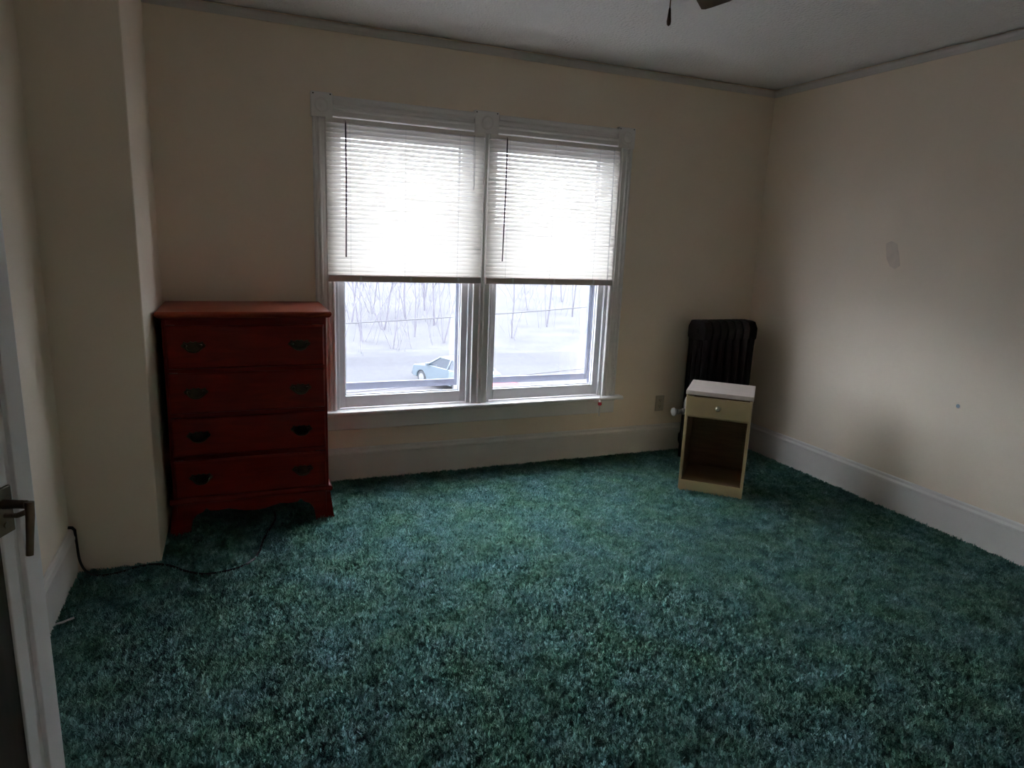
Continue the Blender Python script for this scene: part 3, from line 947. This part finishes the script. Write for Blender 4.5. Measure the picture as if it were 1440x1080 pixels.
def tree(x, y, hgt, r, seed, label, group):
    rnd = random.Random(seed)
    trunk, tw = MB(), MB()
    def limb(mb, p, d, ln, rad, depth):
        n = 6 if depth == 2 else 4
        pts_, rr = [p], [rad]
        q, dd = p.copy(), d.copy()
        kids = []
        for i in range(n):
            dd = (dd + Vector((rnd.uniform(-.12, .12), rnd.uniform(-.12, .12), 0.06))).normalized()
            q = q + dd*(ln/n)
            pts_.append(q.copy())
            rr.append(max(0.009, rad*(1-0.75*(i+1)/n)))
            if depth > 0 and i >= 1:
                for _ in range(3 if depth == 2 else 1):
                    kids.append((q.copy(), dd.copy(), rr[-1]))
        mb.tube(pts_, rr, 5 if depth == 2 else 3, cap=False)
        for kp, kd, kr in kids:
            a = rnd.uniform(0, 2*PI)
            sd = (kd*0.8 + Vector((math.cos(a), math.sin(a), 0.2))*0.5).normalized()
            limb(tw, kp, sd, ln*rnd.uniform(.22, .42), max(0.011, kr*0.5), depth-1)
    z = bank_z(y)
    lean = Vector((rnd.uniform(-.16, .16), rnd.uniform(-.08, .08), 1)).normalized()
    limb(trunk, Vector((0, 0, -0.3)), lean, hgt, r, 2)
    for k_ in range(1 + (rnd.random() < 0.5)):      # more stems from the same foot
        limb(tw, Vector((0, 0, -0.25)), Vector((-lean.x*1.5+rnd.uniform(-.25, .25), 0.05, 1)).normalized(), hgt*0.8, r*0.7, 2)
    for s in range(6):          # low brushy shoots at the foot
        a = rnd.uniform(0, 2*PI)
        limb(tw, Vector((rnd.uniform(-1.4, 1.4), rnd.uniform(-.8, .8), -0.3)), Vector((0.3*math.cos(a), 0.3*math.sin(a), 1)).normalized(), rnd.uniform(1.4, 3.6), 0.016, 1)
    o = trunk.build('bare_tree', M['bark'], smooth=True)
    o.location = (x, y, z)
    tag(o, label, 'tree', group)
    t_ = tw.build('branches', M['twig'], o)
    t_['kind'] = 'stuff'
    return o

rt_ = random.Random(21)
ORD = ['first', 'second', 'third', 'fourth', 'fifth', 'sixth', 'seventh', 'eighth', 'ninth', 'tenth', 'eleventh', 'twelfth']
def tree_row(n, az0, az1, ya, yb_, rmin, rmax, seed, word, group):
    for i in range(n):
        y = ya + (yb_-ya)*((i*0.618) % 1.0)
        az = math.radians(az0 + (az1-az0)*(i+rt_.uniform(.3, .7))/n)
        x = CAM.x + (y-CAM.y)*math.tan(az)
        place = 'leftmost' if i == 0 else 'rightmost' if i == n-1 else ORD[i] + ' from the left'
        tree(x, y, rt_.uniform(8, 12), rt_.uniform(rmin, rmax), seed+i, '%s %s seen through %s' % (place, word[0], word[1]), group)
tree_row(12, 7.6, 18.0, 33.6, 47, .035, .075, 100, ('thin leafless tree', 'the left-hand window'), 'bare trees behind the yard')
tree_row(6, 22.0, 29.6, 37, 52, .03, .055, 200, ('faint leafless tree', 'the right-hand window'), 'bare trees beyond the right-hand window')

# ------------------------------------------------------------------ cars
M['pale_blue_car'] = paint('pale_blue_car_paint', (0.075, 0.092, 0.11), 0.3, 0.02)
M['red_car'] = paint('red_car_paint', (0.20, 0.012, 0.025), 0.5, 0.02, spec=0.08)
M['car_glass'] = paint('car_glass', (0.025, 0.03, 0.042), 0.25, spec=0.15)
M['tyre'] = paint('tyre_rubber', (0.03, 0.03, 0.036), 0.8)
M['hub'] = paint('wheel_hub', (0.2, 0.2, 0.21), 0.35, metal=0.3)
M['lamp_white'] = paint('lamp_lens', (0.25, 0.25, 0.25), 0.2)
M['bumper'] = paint('bumper_grey', (0.05, 0.055, 0.07), 0.5)

def car(name, loc, heading, body, label, ln=4.5, hgt=1.48):
    """Local +x is forward. Profile extruded across, cabin narrowed upward."""
    root = empty(name, loc, heading)
    tag(root, label, 'car')
    f, r = 0.82, -(ln-0.82)           # front wheel axle at x = 0
    wb_ = -2.65
    W = 0.88
    lower = [(f, 0.30), (f+0.03, 0.52), (f-0.02, 0.74), (f-0.12, 0.82), (-0.45, 0.98), (-0.52, 1.0), (r+0.35, 1.02), (r+0.05, 0.95), (r, 0.6), (r+0.04, 0.30)]
    def arch(cx):
        return [(cx-0.38*math.cos(t), 0.30+0.36*math.sin(t)) for t in [PI*i/8 for i in range(9)]]
    prof = lower + arch(wb_) + arch(0)
    n = len(prof)
    g = MB()
    vs = []
    for s in (-1, 1):
        for x, z in prof:
            k = W - 0.05*max(0, (z-0.55)/0.45) - 0.07*max(0, (x-0.3)/0.5)
            vs.append((x, s*k, z))
    fs = [tuple(range(n))[::-1], tuple(range(n, 2*n))]
    fs += [(i, (i+1) % n, n+(i+1) % n, n+i) for i in range(n)]
    g.add(vs, fs)
    bd = g.build('body', body, root, bevel=0.03, smooth=True)
    # cabin: glasshouse with roof
    c = MB()
    base_ = [(-0.42, 0.98), (r+0.40, 1.0)]
    zt = hgt
    lo = [(-0.42, W-0.06), (r+0.40, W-0.08)]
    hi = [(-1.22, W-0.22), (r+0.85, W-0.24)]
    vs = [(lo[0][0], -lo[0][1], .97), (lo[0][0], lo[0][1], .97), (lo[1][0], lo[1][1], .99), (lo[1][0], -lo[1][1], .99),
          (hi[0][0], -hi[0][1], zt-0.04), (hi[0][0], hi[0][1], zt-0.04), (hi[1][0], hi[1][1], zt-0.04), (hi[1][0], -hi[1][1], zt-0.04)]
    c.add(vs, [(3, 2, 1, 0), (4, 5, 6, 7), (0, 1, 5, 4), (1, 2, 6, 5), (2, 3, 7, 6), (3, 0, 4, 7)])
    c.build('windows', M['car_glass'], root)
    rf = MB()
    e = 0.03
    vs = [(hi[0][0]+e, -hi[0][1]-e, zt-0.06), (hi[0][0]+e, hi[0][1]+e, zt-0.06), (hi[1][0]-e, hi[1][1]+e, zt-0.06), (hi[1][0]-e, -hi[1][1]-e, zt-0.06),
          (hi[0][0]-0.1, -hi[0][1]+0.05, zt), (hi[0][0]-0.1, hi[0][1]-0.05, zt), (hi[1][0]+0.1, hi[1][1]-0.05, zt), (hi[1][0]+0.1, -hi[1][1]+0.05, zt)]
    rf.add(vs, [(3, 2, 1, 0), (4, 5, 6, 7), (0, 1, 5, 4), (1, 2, 6, 5), (2, 3, 7, 6), (3, 0, 4, 7)])
    rf.build('roof', body, root, bevel=0.02)
    for s in (-1, 1):
        for (xa, xb) in ((-0.42, -1.22), (r+0.40, r+0.85)):
            MB().tube([(xa, s*(W-0.06), .98), (xb, s*(W-0.22), zt-0.05)], 0.045, 6).build('pillar', body, root)
        xm = (-1.22+r+0.85)/2
        MB().tube([(xm+0.1, s*(W-0.055), .98), (xm, s*(W-0.215), zt-0.05)], 0.04, 6).build('pillar', body, root)
        MB().box(f-0.10, f+0.02, s*0.60-0.14, s*0.60+0.14, 0.60, 0.74).build('headlight', M['lamp_white'], bd, bevel=0.03)
        MB().box(r-0.01, r+0.08, s*0.66-0.12, s*0.66+0.12, 0.66, 0.82).build('tail_light', M['red_plastic'], bd, bevel=0.02)
        MB().box(-0.62, -0.46, s*0.93-0.07, s*0.93+0.07, 0.98, 1.10).build('mirror', body, root, bevel=0.03)
    bx(f-0.12, f+0.09, -0.80, 0.80, 0.34, 0.50).build('bumper', M['bumper'], root, bevel=0.04)
    bx(f-0.05, f+0.035, -0.40, 0.40, 0.56, 0.70).build('grille', M['bumper'], root)
    w0 = None
    for cx in (0, wb_):
        for s in (-1, 1):
            wh = MB().lathe([(0.20, -0.10), (0.30, -0.10), (0.325, -0.07), (0.325, 0.07), (0.30, 0.10), (0.20, 0.10)], (cx, s*0.76, 0.325), (0, s, 0), 20).build('wheel', M['tyre'], root, smooth=True)
            MB().lathe([(0.20, 0.085), (0.19, 0.105), (0.06, 0.115), (0.02, 0.12)], (cx, s*0.76, 0.325), (0, s, 0), 16).build('hubcap', M['hub'], wh, smooth=True)
    return root
hd = math.atan2(0.94, -0.34)
hv = Vector((math.cos(hd), math.sin(hd), 0))
lf = Vector((-hv.y, hv.x, 0))      # the car's left
wl = Vector((4.25, 25.6, GZ))      # front left wheel
car('parked_car', wl - lf*0.80, hd, M['pale_blue_car'], 'pale silver blue car parked on gravel outside the left-hand window')
car('parked_car', (7.3, 18.3, GZ), math.radians(5), M['red_car'], 'red car glimpsed low down outside the right-hand window', 4.2, 1.48)

# overhead wires crossing the view
M['wire'] = paint('wire_sheath', (0.05, 0.048, 0.055), 0.6)
def wire(px_pts, y, rad, label):
    g = MB()
    pts_ = []
    for dx, dz in px_pts:
        t = y-CAM.y
        pts_.append((CAM.x+dx*t, y, CAM.z+dz*t))
    (x0, _, z0), (x1, _, z1) = pts_
    sl = (z1-z0)/(x1-x0)
    n = 24
    xa, xb = x0-14, x1+16
    path_ = []
    for i in range(n+1):
        x = xa+(xb-xa)*i/n
        u = (x-x0)/(x1-x0)
        path_.append((x, y, z0+sl*(x-x0)+0.0015*(x-x0)*(x-x1)))
    g.tube(path_, rad, 5)
    return tag(g.build('overhead_wire', M['wire'], smooth=True), label, 'wire')
wire([(0.1399, -0.1304), (0.3091, -0.1219)], 24.0, 0.026, 'upper overhead wire crossing in front of the bare trees')
wire([(0.1489, -0.2347), (0.3185, -0.2255)], 8.0, 0.014, 'lower dark wire seen just above the window sash rail')
